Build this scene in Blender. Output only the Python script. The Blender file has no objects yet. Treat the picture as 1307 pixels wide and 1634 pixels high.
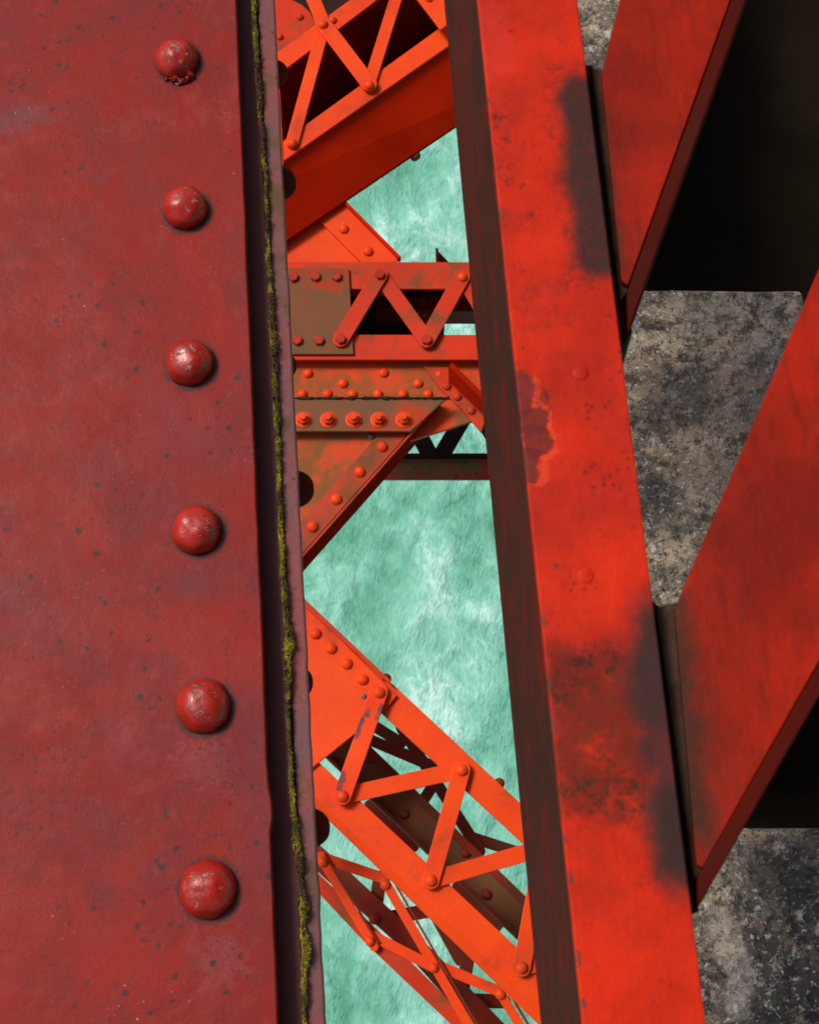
import bpy, bmesh, math, random
from mathutils import Vector, Matrix, noise
random.seed(7)
S = bpy.context.scene
C = S.collection
# ------------------------------------------------------------------ camera
W0, H0, F = 1307.0, 1634.0, 2500.0          # photograph size and focal length in its pixels
CX, CY = W0/2, H0/2
VP = (50.0-CX, CY+7015.0)                   # where the bridge axis vanishes (camera x, y)
CAMZ = 48.0                                 # metres above the water
Yc = Vector((VP[0], VP[1], -F)).normalized()
L = math.hypot(*VP)
Dc = Vector((-VP[0]/L*F*F/L, -VP[1]/L*F*F/L, -F)).normalized()
Zc = -Dc
Xc = Yc.cross(Zc)
M = Matrix((Xc, Yc, Zc))                    # camera -> world
cam_data = bpy.data.cameras.new('camera'); cam = bpy.data.objects.new('camera', cam_data); C.objects.link(cam)
cam.matrix_world = Matrix.Translation((0, 0, CAMZ)) @ M.to_4x4()
cam_data.sensor_fit = 'VERTICAL'; cam_data.sensor_height = 36; cam_data.lens = F/H0*36
cam_data.clip_start = 0.05; cam_data.clip_end = 6000
cam_data.dof.use_dof = True; cam_data.dof.focus_distance = 2.35; cam_data.dof.aperture_fstop = cam_data.lens/2.7
S.camera = cam
# ------------------------------------------------------------------ sky, sun, exposure
SUN_EL, SUN_AZ = math.radians(56), math.radians(-58)      # azimuth from +Y towards +X
wd = bpy.data.worlds.new('World'); S.world = wd; wd.use_nodes = True
nt = wd.node_tree; nt.nodes.clear()
sky = nt.nodes.new('ShaderNodeTexSky'); sky.sky_type = 'NISHITA'; sky.sun_disc = False
sky.sun_elevation = SUN_EL; sky.sun_rotation = SUN_AZ; sky.dust_density = 4.0; sky.air_density = 1.0; sky.ozone_density = 0.6
bg = nt.nodes.new('ShaderNodeBackground'); bg.inputs[1].default_value = 0.105
out = nt.nodes.new('ShaderNodeOutputWorld')
nt.links.new(sky.outputs[0], bg.inputs[0]); nt.links.new(bg.outputs[0], out.inputs[0])
sd = bpy.data.lights.new('sun', 'SUN'); sd.energy = 2.5; sd.angle = math.radians(16); sd.color = (1.0, 0.93, 0.84)
sun = bpy.data.objects.new('sun', sd); C.objects.link(sun)
tosun = Vector((math.cos(SUN_EL)*math.sin(SUN_AZ), math.cos(SUN_EL)*math.cos(SUN_AZ), math.sin(SUN_EL)))
sun.rotation_euler = tosun.to_track_quat('Z', 'Y').to_euler()
sun.location = tosun*20 + Vector((0, 0, CAMZ))
S.view_settings.view_transform = 'Standard'; S.view_settings.look = 'None'
S.view_settings.exposure = 0.08; S.view_settings.gamma = 1.0
S.render.engine = 'CYCLES'
S.render.resolution_x = 820; S.render.resolution_y = 1024

# ------------------------------------------------------------------ geometry helpers
def P(u, v, h):
    """world point h metres below the camera level that the photograph shows at u, v"""
    d = M @ Vector((u-CX, CY-v, -F))
    return Vector((0, 0, CAMZ)) + d * (h/-d.z)
def mpp(h):
    return h/F*1.02
def obj(name, me, m, parent=None, loc=None):
    o = bpy.data.objects.new(name, me); C.objects.link(o)
    if m and not me.materials: me.materials.append(m)
    if parent: o.parent = parent
    if loc is not None: o.location = loc
    return o
def tag(o, label=None, cat=None, group=None, kind=None):
    if label: o['label'] = label
    if cat: o['category'] = cat
    if group: o['group'] = group
    if kind: o['kind'] = kind
    return o
def thing(name, label, cat, loc, group=None):
    o = bpy.data.objects.new(name, None); C.objects.link(o); o.location = loc; o.empty_display_size = 0.05
    return tag(o, label, cat, group)
def finish(bm, name, m, parent, bev=0.0, seg=2, smooth=True, at=None):
    """world-coordinate bmesh -> one mesh object, local to its parent"""
    off = at if at is not None else (parent.location if parent else Vector())
    bmesh.ops.recalc_face_normals(bm, faces=bm.faces)
    for v in bm.verts: v.co -= off
    me = bpy.data.meshes.new(name); bm.to_mesh(me); bm.free()
    o = obj(name, me, m, parent)
    if at is not None: o.location = at
    if bev:
        b = o.modifiers.new('bevel', 'BEVEL'); b.width = bev; b.segments = seg; b.limit_method = 'ANGLE'
        b.angle_limit = math.radians(40); b.harden_normals = False
    return o
def prism_pts(bm, pts, t):
    """top outline (world points) extruded straight down by t"""
    top = [bm.verts.new(p) for p in pts]
    bot = [bm.verts.new(p - Vector((0, 0, t))) for p in pts]
    bm.faces.new(top); bm.faces.new(bot[::-1])
    n = len(pts)
    for i in range(n):
        bm.faces.new((top[i], bot[i], bot[(i+1) % n], top[(i+1) % n]))
    return bm
def plate(name, poly, h, t, m, parent, bev=0.0015, at=None):
    bm = bmesh.new()
    prism_pts(bm, [P(u, v, h) for u, v in poly], t)
    return finish(bm, name, m, parent, bev, at=at)
def bar(name, a, b, w, h, t, m, parent, rnd=(True, True), ext=0.0, bev=0.0015, hb=None, at=None):
    """flat bar with rounded ends, from pixel a at height h to pixel b at height hb"""
    A = P(a[0], a[1], h); B = P(b[0], b[1], hb if hb else h)
    ww = w/2*h/-(M @ Vector((a[0]-CX, CY-a[1], -F))).z      # true metres per pixel at that spot
    d = (B-A); d.z = 0; d.normalize(); n = Vector((-d.y, d.x, 0))
    A = A - d*ext; B = B + d*ext
    pts = []
    K = 9
    for k in range(K+1):
        an = math.pi*(k/K)
        pts.append(B + (n*math.cos(an) + d*math.sin(an))*ww if rnd[1] else B + n*(math.cos(an)*ww) if k in (0, K) else None)
    for k in range(K+1):
        an = math.pi*(k/K)
        pts.append(A - (n*math.cos(an) + d*math.sin(an))*ww if rnd[0] else A - n*(math.cos(an)*ww) if k in (0, K) else None)
    pts = [p for p in pts if p is not None]
    bm = bmesh.new(); prism_pts(bm, pts, t)
    return finish(bm, name, m, parent, bev, at=at)
def wobble(me, amt, sc, seed=0):
    for v in me.vertices:
        v.co += v.normal * noise.noise(v.co*sc + Vector((seed, seed*1.7, 0)))*amt

# shared rivet / bolt meshes -------------------------------------------------
def dome_mesh(name, r, hgt, seg=28, rings=9, lump=0.0, seed=0, skirt=True):
    bm = bmesh.new(); prof = []
    if skirt: prof.append((r*1.0, -0.002))
    for k in range(rings):
        a = math.pi/2*k/rings
        prof.append((r*math.cos(a)**0.86, hgt*math.sin(a)))
    rr = []
    for (x, z) in prof:
        rr.append([bm.verts.new((x*math.cos(2*math.pi*i/seg), x*math.sin(2*math.pi*i/seg), z)) for i in range(seg)])
    for A, B in zip(rr, rr[1:]):
        for i in range(seg): bm.faces.new((A[i], A[(i+1) % seg], B[(i+1) % seg], B[i]))
    top = bm.verts.new((0, 0, hgt))
    for i in range(seg): bm.faces.new((rr[-1][i], rr[-1][(i+1) % seg], top))
    bmesh.ops.recalc_face_normals(bm, faces=bm.faces)
    me = bpy.data.meshes.new(name); bm.to_mesh(me); bm.free()
    if lump: wobble(me, lump, 1/(r*0.55), seed)
    for p in me.polygons: p.use_smooth = True
    return me
def hex_mesh(name, r, hgt, washer=False, stud=False):
    bm = bmesh.new()
    def cyl(rad, z0, z1, n, cham=0.0, rot=0.3):
        rings = [(rad, z0), (rad, z1-cham), (rad*(1-0.12 if cham else 1), z1)] if cham else [(rad, z0), (rad, z1)]
        R = [[bm.verts.new((x*math.cos(rot+2*math.pi*i/n), x*math.sin(rot+2*math.pi*i/n), z)) for i in range(n)] for x, z in rings]
        for A, B in zip(R, R[1:]):
            for i in range(n): bm.faces.new((A[i], A[(i+1) % n], B[(i+1) % n], B[i]))
        bm.faces.new(R[-1]); bm.faces.new(R[0][::-1])
    base = 0
    if washer: cyl(r*1.36, -0.002, 0.004, 24, 0.001); base = 0.0041
    cyl(r, base-0.001 if not washer else base, base+hgt, 6, hgt*0.18)
    if stud: cyl(r*0.56, base+hgt+0.0001, base+hgt+0.011, 14, 0.004)
    bmesh.ops.recalc_face_normals(bm, faces=bm.faces)
    me = bpy.data.meshes.new(name); bm.to_mesh(me); bm.free()
    return me

# ------------------------------------------------------------------ materials
class NT:
    def __init__(s, name):
        s.m = bpy.data.materials.new(name); s.m.use_nodes = True
        s.t = s.m.node_tree; s.t.nodes.clear()
        s.out = s.t.nodes.new('ShaderNodeOutputMaterial')
        s.b = s.t.nodes.new('ShaderNodeBsdfPrincipled'); s.t.links.new(s.b.outputs[0], s.out.inputs[0])
        s.geo = s.t.nodes.new('ShaderNodeNewGeometry'); s.pos = s.geo.outputs['Position']
    def n(s, ty, **kw):
        x = s.t.nodes.new(ty)
        for k, v in kw.items(): setattr(x, k, v)
        return x
    def l(s, a, b): s.t.links.new(a, b)
    def noise(s, scale, detail=6, rough=0.6, dist=0.0, vec=None, lac=2.0):
        x = s.n('ShaderNodeTexNoise'); x.inputs['Scale'].default_value = scale; x.inputs['Detail'].default_value = detail
        x.inputs['Roughness'].default_value = rough; x.inputs['Distortion'].default_value = dist; x.inputs['Lacunarity'].default_value = lac
        s.l(vec or s.pos, x.inputs['Vector']); return x.outputs['Fac']
    def vor(s, scale, feat='F1', vec=None, rand=1.0, dim='3D'):
        x = s.n('ShaderNodeTexVoronoi', feature=feat, voronoi_dimensions=dim); x.inputs['Scale'].default_value = scale; x.inputs['Randomness'].default_value = rand
        s.l(vec or s.pos, x.inputs['Vector']); return x.outputs['Distance']
    def mr(s, v, a, b, c=0.0, d=1.0, smooth=False):
        x = s.n('ShaderNodeMapRange'); x.interpolation_type = 'SMOOTHSTEP' if smooth else 'LINEAR'
        s.l(v, x.inputs[0])
        for i, q in enumerate((a, b, c, d)): x.inputs[i+1].default_value = q
        return x.outputs[0]
    def math(s, op, a, b=None):
        x = s.n('ShaderNodeMath', operation=op)
        for i, q in enumerate((a, b)):
            if q is None: continue
            if isinstance(q, (int, float)): x.inputs[i].default_value = q
            else: s.l(q, x.inputs[i])
        return x.outputs[0]
    def vm(s, op, a, b=None, out=0):
        x = s.n('ShaderNodeVectorMath', operation=op)
        for i, q in enumerate((a, b)):
            if q is None: continue
            if isinstance(q, (tuple, list, Vector)): x.inputs[i].default_value = tuple(q)
            else: s.l(q, x.inputs[i])
        return x.outputs[out]
    def mix(s, f, a, b, mode='MIX'):
        x = s.n('ShaderNodeMix', data_type='RGBA', blend_type=mode)
        for i, q in ((0, f), (6, a), (7, b)):
            if isinstance(q, (int, float)): x.inputs[i].default_value = q
            elif isinstance(q, tuple): x.inputs[i].default_value = (*q, 1)
            else: s.l(q, x.inputs[i])
        return x.outputs[2]
    def blob(s, c, hx, hy, ang, soft, wob, wsc=60, core=-0.1):
        """mask of a stain: rounded box at world point c, half sizes hx, hy; soft edge, noisy outline"""
        p = s.vm('SUBTRACT', s.pos, c)
        r = s.n('ShaderNodeVectorRotate', rotation_type='Z_AXIS'); s.l(p, r.inputs['Vector']); r.inputs['Angle'].default_value = -ang
        q = s.vm('MAXIMUM', s.vm('SUBTRACT', s.vm('ABSOLUTE', r.outputs[0]), (hx, hy, 10)), (0, 0, 0))
        d = s.vm('LENGTH', q, out=1)
        if wob:
            d = s.math('ADD', d, s.mr(s.noise(wsc, 5, 0.65), 0.3, 0.7, -wob, wob))
        return s.mr(d, soft*core, soft, 1, 0, True)
    def bump(s, hgt, dist, strength=1.0, prev=None):
        x = s.n('ShaderNodeBump'); x.inputs['Strength'].default_value = strength; x.inputs['Distance'].default_value = dist
        s.l(hgt, x.inputs['Height'])
        if prev is not None: s.l(prev, x.inputs['Normal'])
        return x.outputs[0]
    def set(s, **kw):
        for k, v in kw.items():
            k = k.replace('_', ' ')
            if isinstance(v, (int, float)): s.b.inputs[k].default_value = v
            elif isinstance(v, tuple): s.b.inputs[k].default_value = (*v, 1) if len(v) == 3 else v
            else: s.l(v, s.b.inputs[k])

def paint(name, base, alt, pat, pat_lo, pat_hi, pat_scale=9, big=5, speck=0.5, rough=0.42, bumpd=0.0006, unit=1.0, spec=0.16, grime=(0.03, 0.012, 0.008)):
    """weathered oxide paint: base/alt tint drift, patina patches, tiny chips, orange-peel bump"""
    k = NT(name)
    c = k.mix(k.mr(k.noise(big/unit, 5, 0.6), 0.35, 0.65), base, alt)
    pf = k.mr(k.noise(pat_scale/unit, 9, 0.66, 0.4), pat_lo, pat_hi, 0, 1, True)
    c = k.mix(pf, c, pat)
    # small chips and dirt specks
    v = k.vor(60/unit)
    nn = k.noise(14/unit, 3)
    ch = k.math('MULTIPLY', k.mr(v, 0.06, 0.14, 1, 0), k.mr(nn, 0.56, 0.62, 0, speck))
    c = k.mix(ch, c, grime)
    fine = k.noise(150/unit, 4, 0.7)
    c = k.mix(k.mr(fine, 0.35, 0.75, 0, 0.22), c, tuple(x*0.45 for x in base))
    hgt = k.math('ADD', k.math('MULTIPLY', k.noise(30/unit, 5, 0.6), 1.0), k.math('MULTIPLY', fine, 0.35))
    nb = k.bump(k.math('SUBTRACT', hgt, k.math('MULTIPLY', ch, 0.6)), bumpd)
    k.set(Base_Color=c, Roughness=k.mr(pf, 0, 1, rough, min(0.85, rough+0.3)), Normal=nb)
    k.b.inputs['Specular IOR Level'].default_value = spec
    return k.m

ORANGE = (0.80, 0.066, 0.004)
m_orange = paint('orange paint', ORANGE, (0.70, 0.044, 0.004), (0.34, 0.045, 0.008), 0.54, 0.74, 5)
m_orange2 = paint('orange red paint', (0.60, 0.032, 0.005), (0.46, 0.026, 0.005), (0.20, 0.055, 0.018), 0.48, 0.66, 6)
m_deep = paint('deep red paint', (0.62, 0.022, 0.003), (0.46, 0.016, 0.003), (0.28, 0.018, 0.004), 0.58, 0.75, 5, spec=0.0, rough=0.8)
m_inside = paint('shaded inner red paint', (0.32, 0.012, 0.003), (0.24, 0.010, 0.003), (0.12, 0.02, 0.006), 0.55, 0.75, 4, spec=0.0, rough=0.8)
m_patina = paint('patina paint', (0.70, 0.050, 0.006), (0.55, 0.055, 0.010), (0.20, 0.085, 0.025), 0.40, 0.60, 4.5, rough=0.5)
m_olive = paint('olive patina', (0.135, 0.066, 0.024), (0.22, 0.055, 0.018), (0.45, 0.030, 0.008), 0.50, 0.66, 6, rough=0.55)
m_boltred = paint('bolt red paint', (0.42, 0.028, 0.014), (0.30, 0.022, 0.014), (0.09, 0.05, 0.035), 0.55, 0.66, 40, rough=0.35)
m_steeldk = paint('dark red steel', (0.23, 0.018, 0.006), (0.16, 0.014, 0.006), (0.10, 0.040, 0.014), 0.45, 0.65, 5, rough=0.6)
m_oliverd = paint('dark olive steel', (0.13, 0.065, 0.022), (0.17, 0.050, 0.018), (0.26, 0.024, 0.009), 0.56, 0.7, 5, rough=0.6)
m_black = paint('shade black paint', (0.030, 0.006, 0.004), (0.020, 0.006, 0.004), (0.018, 0.010, 0.006), 0.5, 0.7, 5, rough=0.7, spec=0.15)  # near-black, shade of the hollow strut insides painted into the colour

# ------------------------------------------------------------------ water
def make_water():
    k = NT('churning green water')
    w = k.n('ShaderNodeMapping'); k.l(k.pos, w.inputs[0]); w.inputs['Rotation'].default_value = (0, 0, 0.5); w.inputs['Scale'].default_value = (1, 0.75, 1)
    v = w.outputs[0]
    # domain warp
    wn = k.n('ShaderNodeTexNoise'); wn.inputs['Scale'].default_value = 0.45; wn.inputs['Detail'].default_value = 4; k.l(v, wn.inputs['Vector'])
    wv = k.vm('ADD', v, k.vm('MULTIPLY', k.vm('SUBTRACT', wn.outputs['Color'], (0.5, 0.5, 0.5)), (1.1, 1.1, 0)))
    a = k.noise(0.42, 7, 0.5, 0.3, wv)
    b = k.noise(1.8, 7, 0.6, 0.2, wv)
    c = k.noise(8.5, 6, 0.7, 0.3, wv)
    ridge = k.math('SUBTRACT', 1.0, k.math('ABSOLUTE', k.math('MULTIPLY', k.math('SUBTRACT', k.noise(0.5, 7, 0.58, 0.2, wv), 0.5), 9.0)))
    ridge = k.math('MAXIMUM', ridge, 0.0)
    rp = k.n('ShaderNodeMapping'); k.l(k.vm('ADD', v, k.vm('MULTIPLY', k.vm('SUBTRACT', wn.outputs['Color'], (0.5, 0.5, 0.5)), (0.5, 0.5, 0))), rp.inputs[0]); rp.inputs['Rotation'].default_value = (0, 0, 0.9); rp.inputs['Scale'].default_value = (15, 5, 1)
    fine = k.noise(1.0, 5, 0.62, 0.15, rp.outputs[0])
    big = k.noise(0.16, 3, 0.5, 0, wv)
    r2 = k.math('MAXIMUM', k.math('SUBTRACT', 1.0, k.math('ABSOLUTE', k.math('MULTIPLY', k.math('SUBTRACT', k.noise(1.7, 7, 0.62, 0.4, wv), 0.5), 14.0))), 0.0)
    patch = k.mr(k.noise(0.35, 3, 0.5, 0, k.vm('ADD', wv, (7, 3, 0))), 0.42, 0.62)
    t = k.math('ADD', k.math('MULTIPLY', a, 0.95), k.math('MULTIPLY', b, 0.30))
    t = k.math('ADD', t, k.math('ADD', k.math('MULTIPLY', fine, 0.32), k.math('MULTIPLY', big, 0.35)))
    t = k.math('ADD', t, k.math('MULTIPLY', k.math('ADD', ridge, k.math('MULTIPLY', r2, 0.8)), k.math('MULTIPLY', patch, 0.17)))
    f = k.mr(t, 0.66, 1.24)
    r = k.n('ShaderNodeValToRGB'); k.l(f, r.inputs[0]); e = r.color_ramp.elements
    e[0].position = 0.0; e[0].color = (0.055, 0.27, 0.155, 1); e[1].position = 1.0; e[1].color = (0.52, 0.82, 0.72, 1)
    for p_, col in ((0.25, (0.095, 0.35, 0.225)), (0.5, (0.165, 0.48, 0.345)), (0.78, (0.29, 0.63, 0.50))):
        x = e.new(p_); x.color = (*col, 1)
    h1 = k.math('ADD', k.noise(0.42, 2, 0.4, 0.3, wv), k.math('MULTIPLY', k.noise(1.3, 2, 0.4, 0.3, wv), 0.25))
    n1 = k.bump(h1, 0.8)
    n2 = k.bump(b, 0.14, 1.0, n1)
    n3 = k.bump(fine, 0.06, 1.0, n2)
    k.set(Base_Color=r.outputs[0], Roughness=0.30, Normal=n3)
    k.b.inputs['IOR'].default_value = 1.33; k.b.inputs['Specular IOR Level'].default_value = 0.3
    bm = bmesh.new()
    q = 2500
    for x, y in ((-q, -q), (q, -q), (q, q), (-q, q)): bm.verts.new((x, y, 0))
    bm.faces.new(bm.verts)
    o = finish(bm, 'water', k.m, None)
    tag(o, 'churning pale green sea water far below the bridge', 'water', kind='structure')
make_water()

# ------------------------------------------------------------------ near girder on the left
HG = 1.45
def lin(x0, x1, y): return x0 + (x1-x0)*y/1634.0     # straight bridge-axis edges: x at top and bottom of the photograph
RIV = [(282, 92, 41), (295, 329, 41), (302, 575, 42), (313, 841, 43), (324, 1121, 45), (330, 1413, 46)]
def make_girder():
    root = thing('edge_girder', 'dull crimson riveted girder with a scuffed broad top plate and mossy ledge, on the left', 'girder', P(200, 817, HG+0.4))
    # cover plate material
    k = NT('crimson weathered paint')
    big = k.noise(5.5, 6, 0.62, 0.3)
    c = k.mix(k.mr(big, 0.36, 0.64), (0.25, 0.011, 0.005), (0.235, 0.015, 0.012))
    c = k.mix(k.mr(k.noise(16, 7, 0.7), 0.42, 0.70, 0, 0.7), c, (0.145, 0.021, 0.020))
    c = k.mix(k.mr(k.noise(38, 8, 0.74, 0.4), 0.50, 0.64, 0, 0.55), c, (0.28, 0.014, 0.008))
    c = k.mix(k.mr(k.noise(11, 8, 0.7, 0.5, k.vm('ADD', k.pos, (4, 4, 0))), 0.54, 0.70, 0, 0.5), c, (0.14, 0.030, 0.030))
    pale = k.mr(k.noise(24, 8, 0.72, 0.5), 0.60, 0.76, 0, 0.7)
    c = k.mix(pale, c, (0.28, 0.045, 0.045))
    ang = 0.0
    def bl(u, v, w, hgt, soft, wob, col, amt, wsc=60, a=0.0):
        nonlocal c
        mk = k.blob(P(u, v, HG), w/2*mpp(HG), hgt/2*mpp(HG), a, soft*mpp(HG), wob*mpp(HG), wsc)
        c = k.mix(k.math('MULTIPLY', mk, amt), c, col)
        return mk
    # faded and scuffed areas
    bl(322, 1215, 24, 14, 48, 30, (0.40, 0.09, 0.09), 0.5, 160)
    bl(240, 1010, 10, 10, 30, 14, (0.13, 0.04, 0.045), 0.5, 90)
    bl(305, 935, 25, 8, 28, 10, (0.12, 0.04, 0.045), 0.5, 90)
    bl(35, 190, 70, 22, 26, 20, (0.13, 0.06, 0.065), 0.5, 90, 0.15)
    bl(200, 1180, 16, 14, 50, 30, (0.27, 0.05, 0.055), 0.4, 110)
    bl(130, 480, 20, 20, 40, 30, (0.30, 0.03, 0.035), 0.4, 80)
    bl(352, 1530, 24, 12, 46, 30, (0.26, 0.07, 0.08), 0.4, 80)
    bl(300, 700, 60, 60, 80, 40, (0.18, 0.035, 0.04), 0.4, 50)
    bl(390, 500, 10, 500, 60, 30, (0.14, 0.03, 0.032), 0.45, 40)
    bl(412, 1200, 20, 420, 60, 30, (0.145, 0.032, 0.036), 0.55, 40)
    c = k.mix(k.mr(k.noise(3.2, 5, 0.6, 0.6, k.vm('ADD', k.pos, (1, 6, 0))), 0.46, 0.60, 0, 0.65), c, (0.15, 0.020, 0.021))
    c = k.mix(k.mr(k.noise(4.5, 6, 0.6, 0.5, k.vm('ADD', k.pos, (8, 2, 0))), 0.52, 0.62, 0, 0.6), c, (0.30, 0.016, 0.008))
    c = k.mix(k.mr(k.noise(7, 9, 0.75, 0.8, k.vm('ADD', k.pos, (3, 11, 0))), 0.56, 0.70, 0, 0.5), c, (0.34, 0.055, 0.055))
    # scratches, chips
    for (u, v, w, h_, a) in ((88, 3, 12, 14, 0), (108, 65, 3, 6, 0), (133, 262, 7, 6, 0), (128, 268, 10, 3, .6), (108, 107, 4, 14, .2), (240, 1130, 12, 5, 0), (252, 1510, 7, 9, -.5), (264, 1295, 4, 32, .15), (128, 1012, 5, 4, 0), (290, 1476, 4, 10, 0), (395, 935, 4, 4, 0), (10, 845, 14, 4, 0),
                             (366, 1352, 4, 9, 0), (104, 110, 5, 10, 0), (70, 75, 12, 8, .3), (230, 1500, 18, 3, -.4), (250, 1375, 5, 16, .2), (233, 196, 4, 4, 0), (200, 77, 3, 3, 0), (280, 438, 6, 3, 0), (148, 827, 6, 3, .5), (172, 833, 3, 3, 0), (405, 1183, 5, 4, 0)):
        bl(u, v, w*.6, h_*.6, 3.2, 3, (0.045, 0.022, 0.022), 0.75, 300, a)
    # curved crack lines in the paint
    p0 = P(330, 1290, HG)
    d = k.vm('LENGTH', k.vm('SUBTRACT', k.vm('ADD', k.pos, (0, 0, 0)), p0), out=1)
    d = k.math('ADD', d, k.mr(k.noise(70, 3), 0, 1, -0.01, 0.01))
    ln = k.math('MULTIPLY', k.mr(k.math('ABSOLUTE', k.math('SUBTRACT', d, 0.028)), 0.0, 0.0011, 1, 0), k.mr(k.noise(28, 2), 0.52, 0.56))
    c = k.mix(k.math('MULTIPLY', ln, 0.55), c, (0.06, 0.02, 0.02))
    # streaks running with the plate
    mp = k.n('ShaderNodeMapping'); k.l(k.pos, mp.inputs[0]); mp.inputs['Scale'].default_value = (60, 5, 1)
    st = k.mr(k.noise(1.0, 6, 0.7, 0, mp.outputs[0]), 0.45, 0.8, 0, 0.35)
    c = k.mix(st, c, (0.20, 0.015, 0.014))
    # pin specks dark and light
    for sc, lo, hi, col, amt, seed, th in ((260, 0.16, 0.30, (0.05, 0.018, 0.016), 0.6, 0, 0.60), (120, 0.10, 0.20, (0.045, 0.022, 0.020), 0.5, 6, 0.60), (60, 0.07, 0.13, (0.040, 0.022, 0.022), 0.7, 3, 0.60), (26, 0.05, 0.085, (0.035, 0.024, 0.024), 0.8, 11, 0.52),
                                           (110, 0.05, 0.09, (0.42, 0.09, 0.07), 0.6, 17, 0.60), (40, 0.02, 0.034, (0.55, 0.30, 0.26), 0.7, 23, 0.60), (34, 0.02, 0.22, (0.28, 0.028, 0.024), 0.5, 29, 0.50)):
        vv = k.vm('ADD', k.pos, (seed*1.37, seed*.77, 0))
        ds = k.math('ADD', k.vor(sc, vec=vv, dim='2D'), k.mr(k.noise(sc*3, 3, 0.7), 0.3, 0.7, -hi*0.7, hi*0.7))
        s_ = k.math('MULTIPLY', k.mr(ds, lo, hi, 1, 0), k.mr(k.noise(sc*0.18, 3, vec=vv), th, th+0.04, 0, amt))
        c = k.mix(s_, c, col)
    # grime round each rivet, shifted lower right to paint in contact shade
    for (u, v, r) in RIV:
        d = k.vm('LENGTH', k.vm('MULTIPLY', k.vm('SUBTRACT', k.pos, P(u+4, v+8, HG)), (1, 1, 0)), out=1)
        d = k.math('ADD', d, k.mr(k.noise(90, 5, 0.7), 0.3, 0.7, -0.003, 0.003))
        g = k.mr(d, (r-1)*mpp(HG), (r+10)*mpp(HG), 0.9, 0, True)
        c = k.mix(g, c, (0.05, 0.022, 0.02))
    fine = k.noise(420, 3, 0.7)
    c = k.mix(k.mr(fine, 0.4, 0.8, 0, 0.25), c, (0.10, 0.015, 0.013))
    hgt = k.math('ADD', k.noise(45, 6, 0.65), k.math('MULTIPLY', fine, 0.25))
    hgt = k.math('ADD', hgt, k.math('MULTIPLY', k.noise(9, 3), 1.2))
    k.set(Base_Color=c, Roughness=k.mr(k.noise(20, 6, 0.7), 0.3, 0.7, 0.34, 0.58), Normal=k.bump(hgt, 0.0007))
    k.b.inputs['Specular IOR Level'].default_value = 0.12
    m_cover = k.m
    # plate outline with a slightly ragged right edge
    bm = bmesh.new()
    pts = []
    N = 120
    for i in range(N+1):
        v = -700 + (1634+1300)*i/N
        j = noise.noise(Vector((v*0.013, 3, 0)))*1.6 + noise.noise(Vector((v*0.06, 9, 0)))*0.9
        if 1255 < v < 1330: j += 5*math.sin((v-1255)/75*math.pi)
        pts.append(P(lin(376, 443, v)+j, v, HG))
    pts += [P(-700, 2234, HG), P(-500, -700, HG)]
    prism_pts(bm, pts, 0.022)
    finish(bm, 'cover_plate', m_cover, root, 0.0016, 3)
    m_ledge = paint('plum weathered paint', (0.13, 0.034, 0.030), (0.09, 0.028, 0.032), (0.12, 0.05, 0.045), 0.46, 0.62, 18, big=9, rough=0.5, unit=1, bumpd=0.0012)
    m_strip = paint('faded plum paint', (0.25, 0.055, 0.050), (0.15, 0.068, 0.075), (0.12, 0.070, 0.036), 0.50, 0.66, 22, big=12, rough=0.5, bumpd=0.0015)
    # second plate below, in the shadow of the cover plate
    def strip(name, a, b, h, t, m, bev=0.0015, rag=0.0):
        N = 90; pl = []; pr = []
        for i in range(N+1):
            v = -700 + 2900*i/N
            j = rag*(noise.noise(Vector((v*0.02, h*50, 5)))+0.5*noise.noise(Vector((v*0.09, h*50, 5))))
            pl.append(P(lin(*a, v), v, h)); pr.append(P(lin(*b, v)+j, v, h))
        bm = bmesh.new(); prism_pts(bm, pr + pl[::-1], t)
        return finish(bm, name, m, root, bev)
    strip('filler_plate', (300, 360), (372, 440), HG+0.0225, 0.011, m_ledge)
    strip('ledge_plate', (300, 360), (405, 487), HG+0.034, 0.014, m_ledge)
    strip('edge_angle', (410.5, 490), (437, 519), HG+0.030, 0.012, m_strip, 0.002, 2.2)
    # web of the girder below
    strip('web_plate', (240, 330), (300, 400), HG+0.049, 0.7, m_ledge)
    # rivets on the cover plate
    kk = NT('rivet crimson paint')
    c = kk.mix(kk.mr(kk.noise(30, 5), 0.35, 0.65), (0.44, 0.015, 0.004), (0.30, 0.012, 0.005))
    sepz = kk.n('ShaderNodeSeparateXYZ'); kk.l(kk.pos, sepz.inputs[0])
    # worn bare metal on the crowns (highest millimetres), in patches
    crown = kk.mr(sepz.outputs[2], CAMZ-HG+0.0165, CAMZ-HG+0.0225, 0, 1, True)
    worn = kk.math('MULTIPLY', crown, kk.mr(kk.noise(95, 7, 0.72, 0.6), 0.56, 0.60, 0, 1))
    c = kk.mix(kk.math('MULTIPLY', worn, 0.8), c, (0.36, 0.22, 0.20))
    foot = kk.mr(sepz.outputs[2], CAMZ-HG, CAMZ-HG+0.009, 0.9, 0, True)  # feet blackened, contact shade painted into the rivet colour
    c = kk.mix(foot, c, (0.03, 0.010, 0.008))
    chip = kk.math('MULTIPLY', kk.mr(kk.noise(160, 5, 0.7), 0.60, 0.66, 0, 0.8), 1.0)
    c = kk.mix(chip, c, (0.07, 0.03, 0.03))
    kk.set(Base_Color=c, Roughness=kk.mr(kk.noise(90, 5), 0.35, 0.65, 0.18, 0.40), Normal=kk.bump(kk.math('ADD', kk.noise(120, 6, 0.7), kk.math('MULTIPLY', worn, -0.5)), 0.0010))
    kk.b.inputs['Coat Weight'].default_value = 0.15
    m_riv = kk.m
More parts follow.
